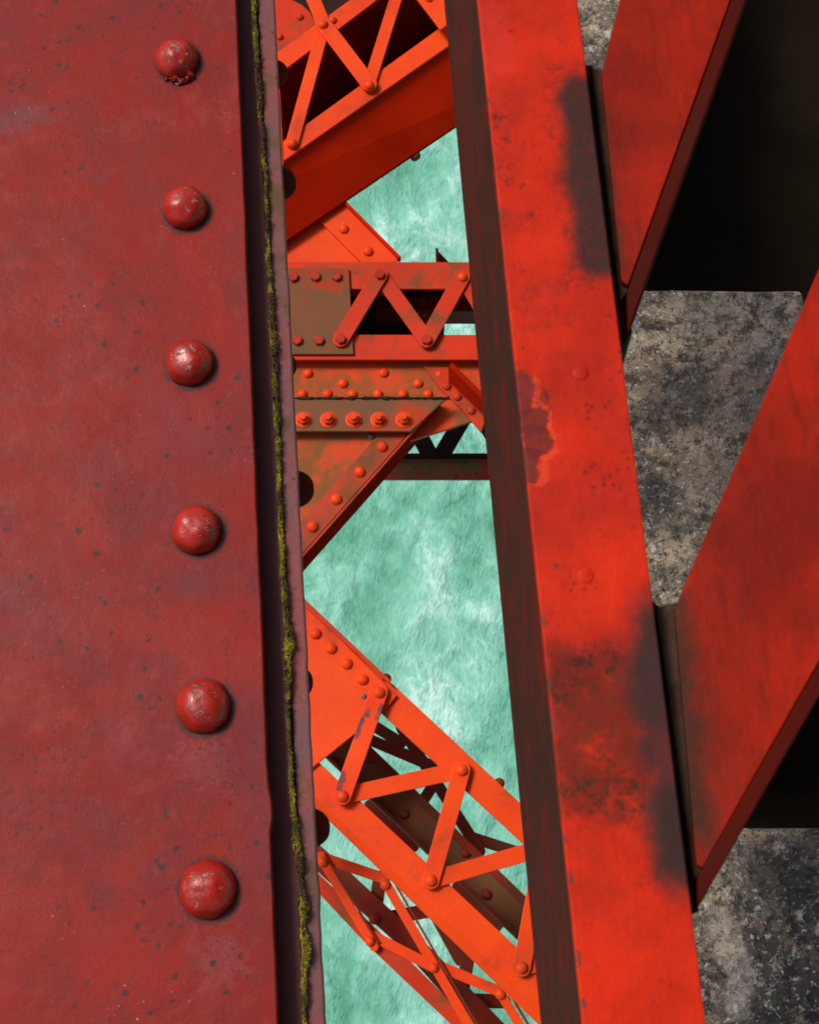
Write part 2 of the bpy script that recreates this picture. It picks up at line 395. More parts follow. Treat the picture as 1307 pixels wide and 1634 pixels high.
    for i, (u, v, r) in enumerate(RIV):
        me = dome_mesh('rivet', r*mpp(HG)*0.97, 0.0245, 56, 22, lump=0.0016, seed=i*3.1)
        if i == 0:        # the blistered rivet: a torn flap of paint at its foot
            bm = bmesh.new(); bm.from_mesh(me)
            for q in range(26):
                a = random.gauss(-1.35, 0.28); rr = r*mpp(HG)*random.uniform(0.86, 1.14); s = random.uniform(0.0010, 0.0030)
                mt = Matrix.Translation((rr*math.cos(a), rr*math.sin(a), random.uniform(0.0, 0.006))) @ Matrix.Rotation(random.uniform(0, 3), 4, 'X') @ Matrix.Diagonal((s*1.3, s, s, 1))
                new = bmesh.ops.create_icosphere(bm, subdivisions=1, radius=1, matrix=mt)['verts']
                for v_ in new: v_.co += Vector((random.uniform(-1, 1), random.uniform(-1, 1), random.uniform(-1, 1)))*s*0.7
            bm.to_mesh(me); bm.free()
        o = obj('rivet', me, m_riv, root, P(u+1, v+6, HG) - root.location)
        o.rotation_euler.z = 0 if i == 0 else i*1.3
    # rivet heads sticking out under the ledge
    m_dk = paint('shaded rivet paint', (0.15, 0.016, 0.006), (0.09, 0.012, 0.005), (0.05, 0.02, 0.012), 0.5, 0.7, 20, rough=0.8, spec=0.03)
    dm = dome_mesh('rivet', 0.020, 0.024, 28, 10)
    for (u, v, s) in ((421, 118, 0.85), (433, 293, 1.0), (432, 585, 0.9), (459, 781, 1.02), (456, 1090, 0.95), (482, 1322, 1.0)):
        o = obj('rivet', dm, m_dk, root, P(u+5, v, HG+0.085) - root.location)
        o.rotation_euler = (0, math.radians(90), 0); o.scale = (s, s, 1.0)
        # short stub of the connection angle that carries the head
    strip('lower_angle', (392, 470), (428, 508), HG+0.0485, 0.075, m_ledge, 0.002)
    # moss in the joint between ledge and angle
    path = [(404, -60, 5), (406, 40, 7), (412, 130, 9), (417, 200, 6), (424, 300, 5), (428, 400, 6), (433, 500, 8), (437, 556, 11), (438, 600, 7), (441, 652, 10), (443, 700, 7), (446, 800, 6), (451, 900, 8), (456, 970, 9), (462, 1025, 14), (459, 1060, 11), (460, 1150, 6), (465, 1250, 6), (472, 1330, 9), (477, 1370, 13), (478, 1400, 8), (486, 1440, 14), (483, 1480, 8), (489, 1515, 15), (485, 1555, 8), (487, 1640, 5), (492, 1720, 5)]
    def at(v):
        for a, b in zip(path, path[1:]):
            if a[1] <= v <= b[1]:
                f = (v-a[1])/(b[1]-a[1]); return a[0]+(b[0]-a[0])*f, a[2]+(b[2]-a[2])*f
        return path[-1][0], path[-1][2]
    bm = bmesh.new(); v = -60; rng = random.Random(3)
    hm = HG+0.025
    # lumpy cushion
    rows = []
    while v < 1720:
        u, w = at(v); row = []
        w *= (1.15+0.6*noise.noise(Vector((v*0.05, 1, 0))))
        u += 2.0*noise.noise(Vector((v*0.03, 7, 0)))
        for j in range(9):
            q = j/8*2-1
            z = 0.006*(w/9)*math.sqrt(max(0, 1-q*q))*(0.4+1.3*noise.noise(Vector((v*0.11, q*2.1, 4)))) 
            p = P(u+q*w*0.5*(1+0.25*noise.noise(Vector((v*0.15, q, 2)))), v, hm+0.002) + Vector((0, 0, z))
            row.append(bm.verts.new(p))
        rows.append(row); v += 2.0
    for A, B in zip(rows, rows[1:]):
        for j in range(8): bm.faces.new((A[j], A[j+1], B[j+1], B[j]))
    # leaf-sized tufts
    for q in range(15000):
        v = rng.uniform(-60, 1715); u, w = at(v)
        if noise.noise(Vector((v*0.03, 2, 8))) < -0.05 and rng.random() < 0.8: continue
        u += 2.0*noise.noise(Vector((v*0.03, 7, 0)))
        p = P(u + rng.gauss(0, w*0.24), v, hm) + Vector((0, 0, rng.uniform(0.0, 0.006)*w/9))
        s = rng.uniform(0.0004, 0.0013)
        a = Vector((rng.uniform(-1, 1), rng.uniform(-1, 1), rng.uniform(-.2, 1))).normalized()*s*2
        b = a.cross(Vector((rng.uniform(-1, 1), rng.uniform(-1, 1), 1))).normalized()*s*0.6
        try: bm.faces.new([bm.verts.new(x) for x in (p-b, p+b, p+a)])
        except ValueError: pass
    k = NT('moss')
    c = k.mix(k.mr(k.noise(38, 6, 0.6), 0.40, 0.60), (0.06, 0.055, 0.008), (0.36, 0.30, 0.010))
    c = k.mix(k.mr(k.noise(22, 6, 0.65), 0.46, 0.55, 0, 0.95), c, (0.085, 0.038, 0.014))
    c = k.mix(k.mr(k.noise(500, 3), 0.5, 0.7, 0, 0.6), c, (0.02, 0.02, 0.005))
    k.set(Base_Color=c, Roughness=0.9)
    o = finish(bm, 'moss', k.m, None, at=P(450, 817, hm))
    tag(o, 'yellow green moss growing in the joint along the girder ledge', 'moss', kind='stuff')
make_girder()

# ------------------------------------------------------------------ near beam on the right, with two braces
HB = 0.92
def make_beam():
    root = thing('side_beam', 'long bright orange beam with a dark rusty inner face, dark patches along its outer edge', 'beam', P(930, 817, HB+0.1))
    s = mpp(HB); tilt = math.radians(1.8)
    k = NT('bright orange beam paint')
    c = k.mix(k.mr(k.noise(12, 6, 0.6, 0.4), 0.38, 0.62), (0.60, 0.022, 0.002), (0.42, 0.014, 0.002))
    c = k.mix(k.mr(k.noise(34, 8, 0.72, 0.3), 0.48, 0.70, 0, 0.6), c, (0.28, 0.013, 0.004))
    c = k.mix(k.mr(k.noise(6, 7, 0.7, 0.5, k.vm('ADD', k.pos, (2, 9, 0))), 0.50, 0.66, 0, 0.6), c, (0.33, 0.012, 0.004))
    mp = k.n('ShaderNodeMapping'); k.l(k.pos, mp.inputs[0]); mp.inputs['Scale'].default_value = (260, 20, 1)
    c = k.mix(k.mr(k.noise(1, 5, 0.7, 0, mp.outputs[0]), 0.5, 0.8, 0, 0.4), c, (0.30, 0.010, 0.002))
    R = dict(a=0.0)
    def bl(u, v, w, hgt, soft, wob, col, amt, wsc=60, a=0.0, core=-0.1):
        nonlocal c
        mk = k.blob(P(u, v, HB), w/2*s, hgt/2*s, a, soft*s, wob*s, wsc, core)
        c = k.mix(k.math('MULTIPLY', mk, amt), c, col); return mk
    sp = k.mr(k.noise(170, 5, 0.75), 0.47, 0.62, 0, 1)
    def rust(u, v, w, hgt, soft, wob, col, amt, a=0.0):
        nonlocal c
        mk = k.blob(P(u, v, HB), w/2*s, hgt/2*s, a, soft*s, wob*s, 60)
        c = k.mix(k.math('MULTIPLY', k.math('MULTIPLY', mk, sp), amt), c, col)
    A = 0.0
    JOINT_DARK = (0.034, 0.017, 0.014)
    # red-brown rusty area low down, purple patches by the left edge
    bl(958, 1160, 100, 210, 60, 34, (0.13, 0.012, 0.005), 0.88, 40, A)
    rust(925, 1080, 90, 18, 40, 16, (0.02, 0.008, 0.008), 1.0, 0.5)
    rust(955, 1258, 110, 26, 40, 16, (0.03, 0.014, 0.005), 1.0, -0.3)
    rust(960, 1170, 110, 170, 30, 20, (0.08, 0.022, 0.006), 0.6, A)
    for (u_, v_, w_, h_) in ((830, 632, 6, 40), (850, 668, 8, 10), (858, 704, 6, 16), (842, 742, 6, 24)):
        bl(u_, v_, w_, h_, 31, 11, (0.82, 0.07, 0.02), 0.4, 60, 0.0, 0.8)
    for (u_, v_, w_, h_) in ((830, 632, 6, 40), (850, 668, 8, 10), (858, 704, 6, 16), (842, 742, 6, 24)):
        bl(u_, v_, w_, h_, 26, 11, (0.12, 0.014, 0.011), 0.88, 75, 0.0, 0.65)
    rust(850, 625, 50, 14, 18, 10, (0.06, 0.012, 0.01), 0.9, -0.6); bl(838, 620, 22, 10, 14, 10, (0.20, 0.020, 0.018), 0.8, 60, -0.5)
    rust(800, 240, 10, 130, 26, 12, (0.09, 0.012, 0.010), 0.85, A)
    rust(822, 352, 60, 12, 22, 12, (0.10, 0.012, 0.010), 0.9, 0)
    rust(870, 490, 60, 60, 40, 20, (0.2, 0.012, 0.010), 0.5, 0)
    bl(888, 903, 5, 5, 4, 1, (0.12, 0.02, 0.012), 0.9, 60)
    bl(790, 70, 20, 100, 40, 20, (0.5, 0.03, 0.02), 0.5, 60)
    # dark soft-edged patches beside the two joints
    bl(968, 278, 44, 300, 70, 12, JOINT_DARK, 0.98, 26, A, 0.45)
    rust(925, 280, 60, 420, 40, 20, (0.10, 0.012, 0.008), 0.6, A)
    bl(1072, 1050, 30, 100, 82, 18, JOINT_DARK, 0.97, 30, A, 0.3)
    bl(1084, 1200, 30, 280, 64, 16, (0.045, 0.018, 0.017), 0.9, 35, A, 0.3)
    bl(1100, 1335, 20, 70, 76, 18, JOINT_DARK, 0.95, 30, A, 0.3)
    for sc, lo, hi, col, amt, seed, th in ((150, 0.14, 0.26, (0.10, 0.010, 0.006), 0.75, 3, 0.52), (48, 0.05, 0.09, (0.06, 0.018, 0.016), 0.85, 8, 0.55)):
        vv = k.vm('ADD', k.pos, (seed*1.37, seed*.77, 0))
        ds = k.math('ADD', k.vor(sc, vec=vv, dim='2D'), k.mr(k.noise(sc*3, 3, 0.7), 0.3, 0.7, -hi*0.7, hi*0.7))
        c = k.mix(k.math('MULTIPLY', k.mr(ds, lo, hi, 1, 0), k.mr(k.noise(sc*0.18, 3, vec=vv), th+0.05, th+0.12, 0, amt*0.8)), c, col)
    # chipped left arris
    for v in (160, 340, 740, 990, 1090, 1160, 1340, 1400, 1530, 1600):
        bl(lin(760, 932, v)+3, v, 2, random.uniform(8, 26), 4, 4, (0.09, 0.035, 0.025), 0.85, 200, A)
    fine = k.noise(500, 3, 0.7)
    hg = k.math('ADD', k.noise(60, 6, 0.6), k.math('MULTIPLY', sp, -0.15))
    k.set(Base_Color=c, Roughness=k.mr(k.noise(25, 5), 0.3, 0.7, 0.36, 0.55), Normal=k.bump(k.math('ADD', hg, k.math('MULTIPLY', fine, 0.2)), 0.0005))
    k.b.inputs['Specular IOR Level'].default_value = 0.12
    m_top = k.m
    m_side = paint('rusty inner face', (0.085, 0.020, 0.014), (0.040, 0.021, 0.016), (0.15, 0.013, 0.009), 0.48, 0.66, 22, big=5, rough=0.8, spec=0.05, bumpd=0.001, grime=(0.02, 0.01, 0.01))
    N = 60
    def strip(name, xs, h, t, m, bev):
        pl = []; pr = []
        for i in range(N+1):
            v = -900 + 3300*i/N
            pl.append(P(lin(xs[0], xs[2], v), v, h)); pr.append(P(lin(xs[1], xs[3], v), v, h))
        bm = bmesh.new(); prism_pts(bm, pr + pl[::-1], t); return finish(bm, name, m, root, bev, 4)
    strip('top_flange', (762, 922, 930, 1127), HB, 0.008, m_top, 0.0012)
    # inner leg: vertical web hanging below the left edge
    d = P(780, 0, HB)
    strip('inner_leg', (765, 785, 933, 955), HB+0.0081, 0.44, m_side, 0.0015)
    rm = dome_mesh('rivet', 0.0052, 0.0008, 24, 5, lump=0)
    for u, v in ((927, 595), (935, 918)):
        obj('rivet', rm, m_top, root, P(u, v, HB) - root.location)
make_beam()

m_brace = paint('brace orange paint', (0.50, 0.020, 0.006), (0.40, 0.018, 0.007), (0.22, 0.015, 0.008), 0.55, 0.8, 10, big=6, rough=0.45, bumpd=0.0005, speck=0.6)
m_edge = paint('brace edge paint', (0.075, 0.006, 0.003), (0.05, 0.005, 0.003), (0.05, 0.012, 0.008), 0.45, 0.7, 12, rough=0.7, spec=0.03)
m_joint = paint('brown joint rust', (0.075, 0.040, 0.024), (0.055, 0.030, 0.020), (0.035, 0.018, 0.010), 0.45, 0.65, 30, rough=0.8, bumpd=0.003)
m_jdark = paint('black joint rust', (0.020, 0.010, 0.006), (0.030, 0.014, 0.008), (0.06, 0.028, 0.014), 0.5, 0.62, 60, rough=0.8, bumpd=0.004)
def brace(label, poly, edge, joint, dark, ups, joint_tones):
    """poly: (pixel, rise) outline of the plate face"""
    root = thing('diagonal_brace', label, 'brace', P(poly[0][0], poly[0][1], HB+0.05), 'orange braces rising beside the beam')
    k = NT('brace face paint')
    c = k.mix(k.mr(k.noise(9, 6, 0.6), 0.38, 0.62), (0.33, 0.011, 0.001), (0.17, 0.006, 0.001))
    c = k.mix(k.mr(k.noise(24, 7, 0.7), 0.5, 0.75, 0, 0.5), c, (0.13, 0.008, 0.003))
    mp = k.n('ShaderNodeMapping'); k.l(k.pos, mp.inputs[0]); mp.inputs['Rotation'].default_value = (0, 0, 0.1); mp.inputs['Scale'].default_value = (130, 22, 1)
    c = k.mix(k.mr(k.noise(1, 6, 0.7, 0, mp.outputs[0]), 0.50, 0.74, 0, 0.7), c, (0.09, 0.007, 0.003))
    for (u, v, w, h_, soft, wob, amt) in joint_tones:
        mk = k.blob(P(u, v, HB), w/2*mpp(HB), h_/2*mpp(HB), 0.0, soft*mpp(HB), wob*mpp(HB), 60)
        c = k.mix(k.math('MULTIPLY', mk, amt), c, (0.045, 0.016, 0.009))  # soft brown darkening of the face along the joint
    k.set(Base_Color=c, Roughness=0.45, Normal=k.bump(k.noise(70, 6, 0.65), 0.0006))
    k.b.inputs['Specular IOR Level'].default_value = 0.06
    j0 = P(lin(922, 1127, 0), 0, HB); j1 = P(lin(922, 1127, 1634), 1634, HB)
    ax = (j1-j0).normalized(); side = Vector((ax.y, -ax.x, 0)) if ax.y > 0 else Vector((-ax.y, ax.x, 0))
    nrm = ax.cross(side + Vector((0, 0, 0.16))).normalized()       # the brace rises outwards from the beam
    def lift(q):
        u, v, off = q
        d = M @ Vector((u-CX, CY-v, -F)); o_ = Vector((0, 0, CAMZ)); p0 = j0 - Vector((0, 0, off))
        return o_ + d*((p0-o_).dot(nrm)/d.dot(nrm))
    bm = bmesh.new(); prism_pts(bm, [lift(q) for q in poly], 0.006); finish(bm, 'face_plate', k.m, root, 0.001, 3)
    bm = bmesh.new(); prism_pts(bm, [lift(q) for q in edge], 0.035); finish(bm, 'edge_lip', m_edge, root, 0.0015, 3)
    bm = bmesh.new(); prism_pts(bm, [lift(q) for q in joint], 0.03); finish(bm, 'end_plate', m_joint, root, 0.0012, 3)
    bm = bmesh.new(); prism_pts(bm, [lift(q) for q in dark], 0.06); finish(bm, 'weld_seam', m_jdark, root, 0.0008, 2)
UP = 0.14
brace('upper orange brace joining the beam at the top, black void to its right',
      [(960, 118, .012), (1010, -80, .012), (1120, -520, .012), (1350, -520, .012), (1166, 0, .012), (1003, 455, .012), (992, 448, .012)],
      [(1168, 0, .0121), (1352, -520, .0121), (1380, -520, .0121), (1191, 0, .0121), (1003, 530, .0121), (1001, 466, .0121)],
      [(944, 106, .0185), (962, 112, .0185), (1004, 462, .0185), (990, 480, .0185)],
      [(924, 100, .030), (947, 104, .030), (994, 472, .030), (1010, 530, .030), (985, 560, .030)], 0,
      [(966, 280, 6, 300, 30, 8, .85)])
brace('lower orange brace crossing the concrete, the broader one',
      [(1077, 972, .012), (1316, 410, .012), (1570, -180, .012), (1900, 60, .012), (1345, 990, .012), (1122, 1385, .012), (1112, 1380, .012)],
      [(1347, 990, .0121), (1902, 60, .0121), (1935, 70, .0121), (1375, 995, .0121), (1113, 1452, .0121), (1113, 1400, .0121)],
      [(1048, 968, .0185), (1080, 960, .0185), (1122, 1390, .0185), (1108, 1405, .0185)],
      [(1033, 950, .030), (1058, 972, .030), (1112, 1400, .030), (1116, 1455, .030), (1095, 1460, .030)], 0,
      [(1090, 1130, 20, 350, 46, 16, .9), (1105, 1250, 50, 200, 90, 30, .35)])

# ------------------------------------------------------------------ concrete blocks and the black shade plate behind the braces
HC = 1.9
def make_concrete():
    k = NT('weathered concrete')
    s = 1.0
    c = k.mix(k.mr(k.noise(8, 9, 0.72, 0.3), 0.42, 0.58), (0.085, 0.068, 0.050), (0.42, 0.33, 0.225))
    c = k.mix(k.mr(k.noise(6.5, 9, 0.74, 0.5, k.vm('ADD', k.pos, (3, 1, 0))), 0.48, 0.57, 0, 0.88), c, (0.020, 0.020, 0.021))
    c = k.mix(k.mr(k.noise(7, 6, 0.7, 0.3, k.vm('ADD', k.pos, (7, 5, 0))), 0.50, 0.62, 0, 0.7), c, (0.26, 0.18, 0.12))
    off = lambda a, b: k.vm('ADD', k.pos, (a, b, 2))
    g1 = k.mr(k.noise(48, 5, 0.75, 0.3), 0.54, 0.62)
    c = k.mix(k.math('MULTIPLY', g1, 0.8), c, (0.48, 0.43, 0.37))
    g3 = k.mr(k.noise(50, 4, 0.7, 0.2, off(5, 2)), 0.64, 0.70)
    c = k.mix(k.math('MULTIPLY', g3, 0.8), c, (0.40, 0.16, 0.06))
    g4 = k.mr(k.noise(52, 5, 0.75, 0.2, off(8, 6)), 0.52, 0.64)
    c = k.mix(k.math('MULTIPLY', g4, 0.8), c, (0.015, 0.015, 0.015))
    g2 = k.mr(k.noise(120, 3, 0.7, 0.0, off(3, 9)), 0.57, 0.66)
    c = k.mix(k.math('MULTIPLY', g2, 0.85), c, (0.55, 0.49, 0.42))
    g5 = k.mr(k.noise(150, 3, 0.7, 0.0, off(13, 4)), 0.55, 0.64)
    c = k.mix(k.math('MULTIPLY', g5, 0.85), c, (0.018, 0.016, 0.014))
    q = mpp(HC)
    for (u, v, w_, h_, soft, col, amt) in ((1085, 640, 40, 60, 75, (0.018, 0.018, 0.020), 0.75), (1050, 800, 10, 60, 60, (0.03, 0.03, 0.03), 0.6), (1150, 760, 60, 20, 60, (0.30, 0.23, 0.17), 0.5), (1190, 620, 30, 90, 60, (0.26, 0.20, 0.14), 0.45),
                                           (1170, 1540, 12, 110, 30, (0.42, 0.37, 0.30), 0.6), (1250, 1400, 60, 30, 60, (0.022, 0.022, 0.022), 0.6), (1120, 500, 60, 20, 50, (0.28, 0.25, 0.2), 0.4)):
        mk = k.math('MULTIPLY', k.blob(P(u, v, HC), w_/2*q, h_/2*q, 0, soft*q, 30*q, 25), k.mr(k.noise(70, 5, 0.75, 0, off(u*.01, v*.01)), 0.30, 0.46))
        c = k.mix(k.math('MULTIPLY', mk, amt), c, col)
    hg = k.math('ADD', k.noise(90, 6, 0.7), k.math('ADD', k.math('MULTIPLY', g1, 0.6), k.math('MULTIPLY', g4, -0.7)))
    k.set(Base_Color=c, Roughness=0.85, Normal=k.bump(hg, 0.004))
    m = k.m
    def block(label, x0, x1, y0, y1, t=0.45):
        a, b = P(x0[0], y0, HC), P(x1[0], y0, HC); c_, d_ = P(x1[1], y1, HC), P(x0[1], y1, HC)
        at = (a+b+c_+d_)/4 - Vector((0, 0, t))
        bm = bmesh.new()
        # ragged outline, rounded corners come from the bevel
        pts = []
        for p, q in ((a, b), (b, c_), (c_, d_), (d_, a)):
            n = max(2, int((q-p).length/0.02)); dd = (q-p).normalized(); nn = Vector((-dd.y, dd.x, 0))
            for i in range(n):
                w = p.lerp(q, i/n)
                e = min(i, n-i)/3.0
                pts.append(w + nn*noise.noise(w*22)*0.0022*min(1, e))
        prism_pts(bm, pts, t)
        o = finish(bm, 'concrete_block', m, None, 0.009, 3, at=at)
        tag(o, label, 'concrete block', 'concrete blocks between the braces')
    block('grey concrete block at the very top, only a sliver between beam and upper brace', (860, 860), (1050, 1060), -420, 200)
    block('stained concrete block between the upper and lower brace, with a rounded corner', (930, 1010), (1283, 1340), 461, 1090)
    block('concrete block in the bottom corner below the lower brace', (1040, 1090), (1600, 1650), 1320, 2050)
    pl = plate('shade_plate', [(890, -900), (2300, -900), (2400, 2200), (1060, 2200)], HC+0.42, 0.03, paint('painted void shade', (0.008, 0.005, 0.003), (0.011, 0.007, 0.004), (0.015, 0.010, 0.006), 0.5, 0.7, 3, rough=0.9, spec=0.03, bumpd=0.002), None, at=P(1500, 800, HC+0.45))  # added near-black plate, stands for the deep shade between the blocks
    tag(pl, 'flat black plate added as the deep shade in the gaps between the concrete blocks', 'plate')
make_concrete()

# ------------------------------------------------------------------ lower steelwork
RH = 0.0158                                      # rivet head radius
riv_me = {m_.name: dome_mesh('rivet', RH, 0.0135, 26, 9, lump=0.0008) for m_ in (m_orange, m_patina, m_orange2, m_steeldk)}
hex_me = hex_mesh('bolt', 0.0175, 0.013)
hexw_me = hex_mesh('bolt', 0.0168, 0.013)
nut_me = hex_mesh('nut', 0.0190, 0.016, washer=True, stud=True)
def rivets(root, pts, h, m, name='rivet', me=None, s=1.0):
    for i, (u, v) in enumerate(pts):
        mm = me or riv_me[m.name]
        o = obj(name, mm, m, root, P(u, v, h-0.012) - Vector((0, 0, 0.012)) - root.location)
        o.rotation_euler.z = random.uniform(0, 6); o.scale = (s, s, s)
TB = 0.010
def under(h): return h-0.002-TB
def over(h): return h-0.0035-2*TB
def web(name, a, b, h, depth, thick, m, parent, side=1):
    """vertical plate hanging below the edge a-b (pixels at height h)"""
    A = P(*a, h); B = P(*b, h); d = (B-A).normalized(); n = Vector((-d.y, d.x, 0))*thick*side
    bm = bmesh.new(); prism_pts(bm, [A, B, B+n, A+n], depth)
    return finish(bm, name, m, parent, 0.001)

def upper_strut():
    h = 4.35
    r = thing('laced_strut', 'broad orange laced box strut slanting up to the right, top of the gap', 'strut', P(560, 130, h+0.45))
    def ex(p, q, x): t = (x-p[0])/(q[0]-p[0]); return (x, p[1]+(q[1]-p[1])*t)
    u0, u1 = (489, 198), (701, 45); l0, l1 = (447.5, 260), (706, 80)
    f0, f1 = (443, 83), (558, 0); g0, g1 = (446, 117), (600, 1)
    X0, X1 = 330, 860
    plate('flange', [ex(u0, u1, X0), ex(u0, u1, X1), ex(l0, l1, X1), ex(l0, l1, X0)], h, 0.012, m_orange, r)
    plate('flange', [ex(f0, f1, X0), ex(f0, f1, X1), ex(g0, g1, X1), ex(g0, g1, X0)], h, 0.012, m_orange, r)
    A0, A1 = ex(l0, l1, X0), ex(l0, l1, X1)
    lo = lambda x: (x, 386+(206-386)*(x-453)/(720-453.0))
    HD = 0.17
    bm = bmesh.new()                       # the side plate leans outwards towards its foot
    q = [P(*A0, h+.0121), P(*A1, h+.0121), P(*lo(X1), h+HD), P(*lo(X0), h+HD)]
    nn = (q[1]-q[0]).cross(q[2]-q[0]).normalized(); nn = -nn if nn.z > 0 else nn
    vs = [bm.verts.new(p) for p in q] + [bm.verts.new(p + nn*0.010) for p in q]
    for f_ in ((0, 1, 2, 3), (4, 7, 6, 5), (0, 4, 5, 1), (1, 5, 6, 2), (2, 6, 7, 3), (3, 7, 4, 0)): bm.faces.new([vs[i_] for i_ in f_])
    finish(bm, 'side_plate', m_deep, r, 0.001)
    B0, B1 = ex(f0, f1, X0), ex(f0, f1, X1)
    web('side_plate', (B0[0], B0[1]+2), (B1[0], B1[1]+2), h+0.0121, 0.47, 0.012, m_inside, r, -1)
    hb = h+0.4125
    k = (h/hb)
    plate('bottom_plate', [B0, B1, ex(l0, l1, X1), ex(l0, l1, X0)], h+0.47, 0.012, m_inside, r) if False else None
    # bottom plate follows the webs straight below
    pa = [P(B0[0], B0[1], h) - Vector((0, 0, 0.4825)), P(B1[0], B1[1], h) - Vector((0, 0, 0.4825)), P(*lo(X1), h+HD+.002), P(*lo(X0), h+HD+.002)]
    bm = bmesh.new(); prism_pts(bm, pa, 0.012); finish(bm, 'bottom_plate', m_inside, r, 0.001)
    # lacing
    N1, N2, N3 = (515, 36), (589, 133), (466, 226)
    bar('lacing_bar', N3, (517, 40), 21, under(h), TB, m_orange, r)
    bar('lacing_bar', N1, N2, 25, over(h), TB, m_orange, r)
    bar('lacing_bar', N2, (637, -20), 20, under(h), TB, m_orange, r)
    bar('lacing_bar', (515, 34), (484, -40), 22, under(h), TB, m_orange, r)
    rivets(r, [N1, N2], over(h), m_orange); rivets(r, [N3], under(h), m_orange)
    rivets(r, [(530, 29)], h, m_orange, s=0.9)
    # end stiffener by the girder
    web('stiffener', (441, 142), (447, 262), h-0.004, 0.10, 0.010, m_orange, r, 1)
    # bolt poking out under the lower edge
    o = obj('bolt', hex_me, m_steeldk, r, P(662, 248, h+0.19) - r.location); o.rotation_euler = (math.radians(90), 0, 0.5)
upper_strut()

def top_plates():
    r = thing('gusset_plate', 'red plate with a rounded cut edge behind the strut at the top beside the girder', 'plate', P(450, 30, 4.7))
    pts = [(380, -60), (430, -30), (452, -12), (467, 0), (482, 8), (494, 19), (503, 34), (508, 48), (470, 75), (380, 135)]
    plate('plate', pts, 4.46, 0.012, m_orange2, r)
    rivets(r, [(446, 56), (478, 24)], 4.46, m_orange2, s=0.8)
    plate('shade_backing', [(380, -300), (700, -300), (640, 0), (500, 90), (380, 170)], 4.86, 0.012, m_black, r)  # added near-black sheet, the dark behind the strut put into its colour
    r = thing('gusset_plate', 'orange plate corner wedged between the upper strut and the right beam', 'plate', P(700, 10, 4.5))
    plate('plate', [(650, -22), (703, 47), (770, 1), (770, -60), (650, -60)], 4.30, 0.012, m_orange, r)
    rivets(r, [(684, -6)], 4.30, m_orange, s=0.9)
top_plates()

def lower_plate_b():
    h = 4.56
    r = thing('gusset_plate', 'orange gusset with an angled two rivet edge, just under the upper strut', 'plate', P(520, 390, h+.02))
    plate('plate', [(360, 340), (453, 362), (545, 324), (632, 424), (632, 470), (360, 470)], h, 0.014, m_orange, r)
    plate('edge_angle', [(508, 350), (548, 322), (634, 412), (634, 440), (598, 440)], h-0.0145, 0.014, m_orange, r)
    web('upstand', (545, 320), (636, 412), h-0.03, 0.03, 0.010, m_deep, r, 1)
    rivets(r, [(548, 363), (587, 399)], h-0.0145, m_orange, s=1.06)
    r = thing('angle_tip', 'small dark red triangular angle tip sticking up against the water behind the bolted strut', 'angle', P(705, 410, 5.3))
    plate('plate', [(695, 396), (722, 424), (696, 430)], 5.2, 0.012, m_steeldk, r)
    web('upstand', (695, 396), (697, 430), 5.19, 0.08, 0.010, m_orange2, r, 1)
lower_plate_b()

def mid_strut():
    h = 4.52
    r = thing('laced_strut', 'level orange laced strut with hexagonal bolts and a brown batten plate', 'strut', P(600, 490, h+.3))
    plate('flange', [(340, 418), (860, 418), (860, 461), (340, 461)], h, 0.014, m_orange2, r)
    plate('flange', [(340, 534), (860, 534), (860, 574), (340, 574)], h, 0.014, m_orange2, r)
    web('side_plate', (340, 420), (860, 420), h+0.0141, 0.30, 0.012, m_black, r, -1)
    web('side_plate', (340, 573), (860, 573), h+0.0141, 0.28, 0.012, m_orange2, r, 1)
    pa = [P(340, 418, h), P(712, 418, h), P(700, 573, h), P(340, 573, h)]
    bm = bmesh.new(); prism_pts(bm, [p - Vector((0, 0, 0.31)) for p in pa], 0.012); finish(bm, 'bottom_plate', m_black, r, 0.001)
    web('inner_angle', (600, 470), (860, 470), h+0.16, 0.1, 0.06, m_steeldk, r, -1)
    rivets(r, [(674, 476), (672, 497)], h+0.15, m_steeldk)
    bp = plate('batten_plate', [(360, 428), (556.5, 428), (564, 565), (360, 565)], under(h)+0.0, TB, m_olive, r)
    N = [(543.6, 541), (606, 438), (681, 542), (738, 440)]
    bar('lacing_bar', (606, 438), (681, 542), 25, under(h), TB, m_orange2, r)
    bar('lacing_bar', (606, 438), (543.6, 541), 26, over(h), TB, m_orange2, r)
    bar('lacing_bar', (738, 440), (681, 542), 26, over(h), TB, m_orange2, r)
    bar('lacing_bar', (738, 440), (800, 542), 25, under(h), TB, m_orange2, r)
    def bolts(pts, hh, me, m, z=0):
        for u, v in pts:
            o = obj('bolt', me, m, r, P(u, v, hh-0.006) - Vector((0, 0, 0.006)) - r.location); o.rotation_euler.z = random.uniform(0, 1)
    bolts([(468, 442), (503, 441), (537, 441), (474, 543), (509, 543)], under(h), hexw_me, m_boltred)
    bolts(N[:3], over(h), hexw_me, m_boltred)
    rivets(r, [(738, 440)], over(h), m_orange)
mid_strut()

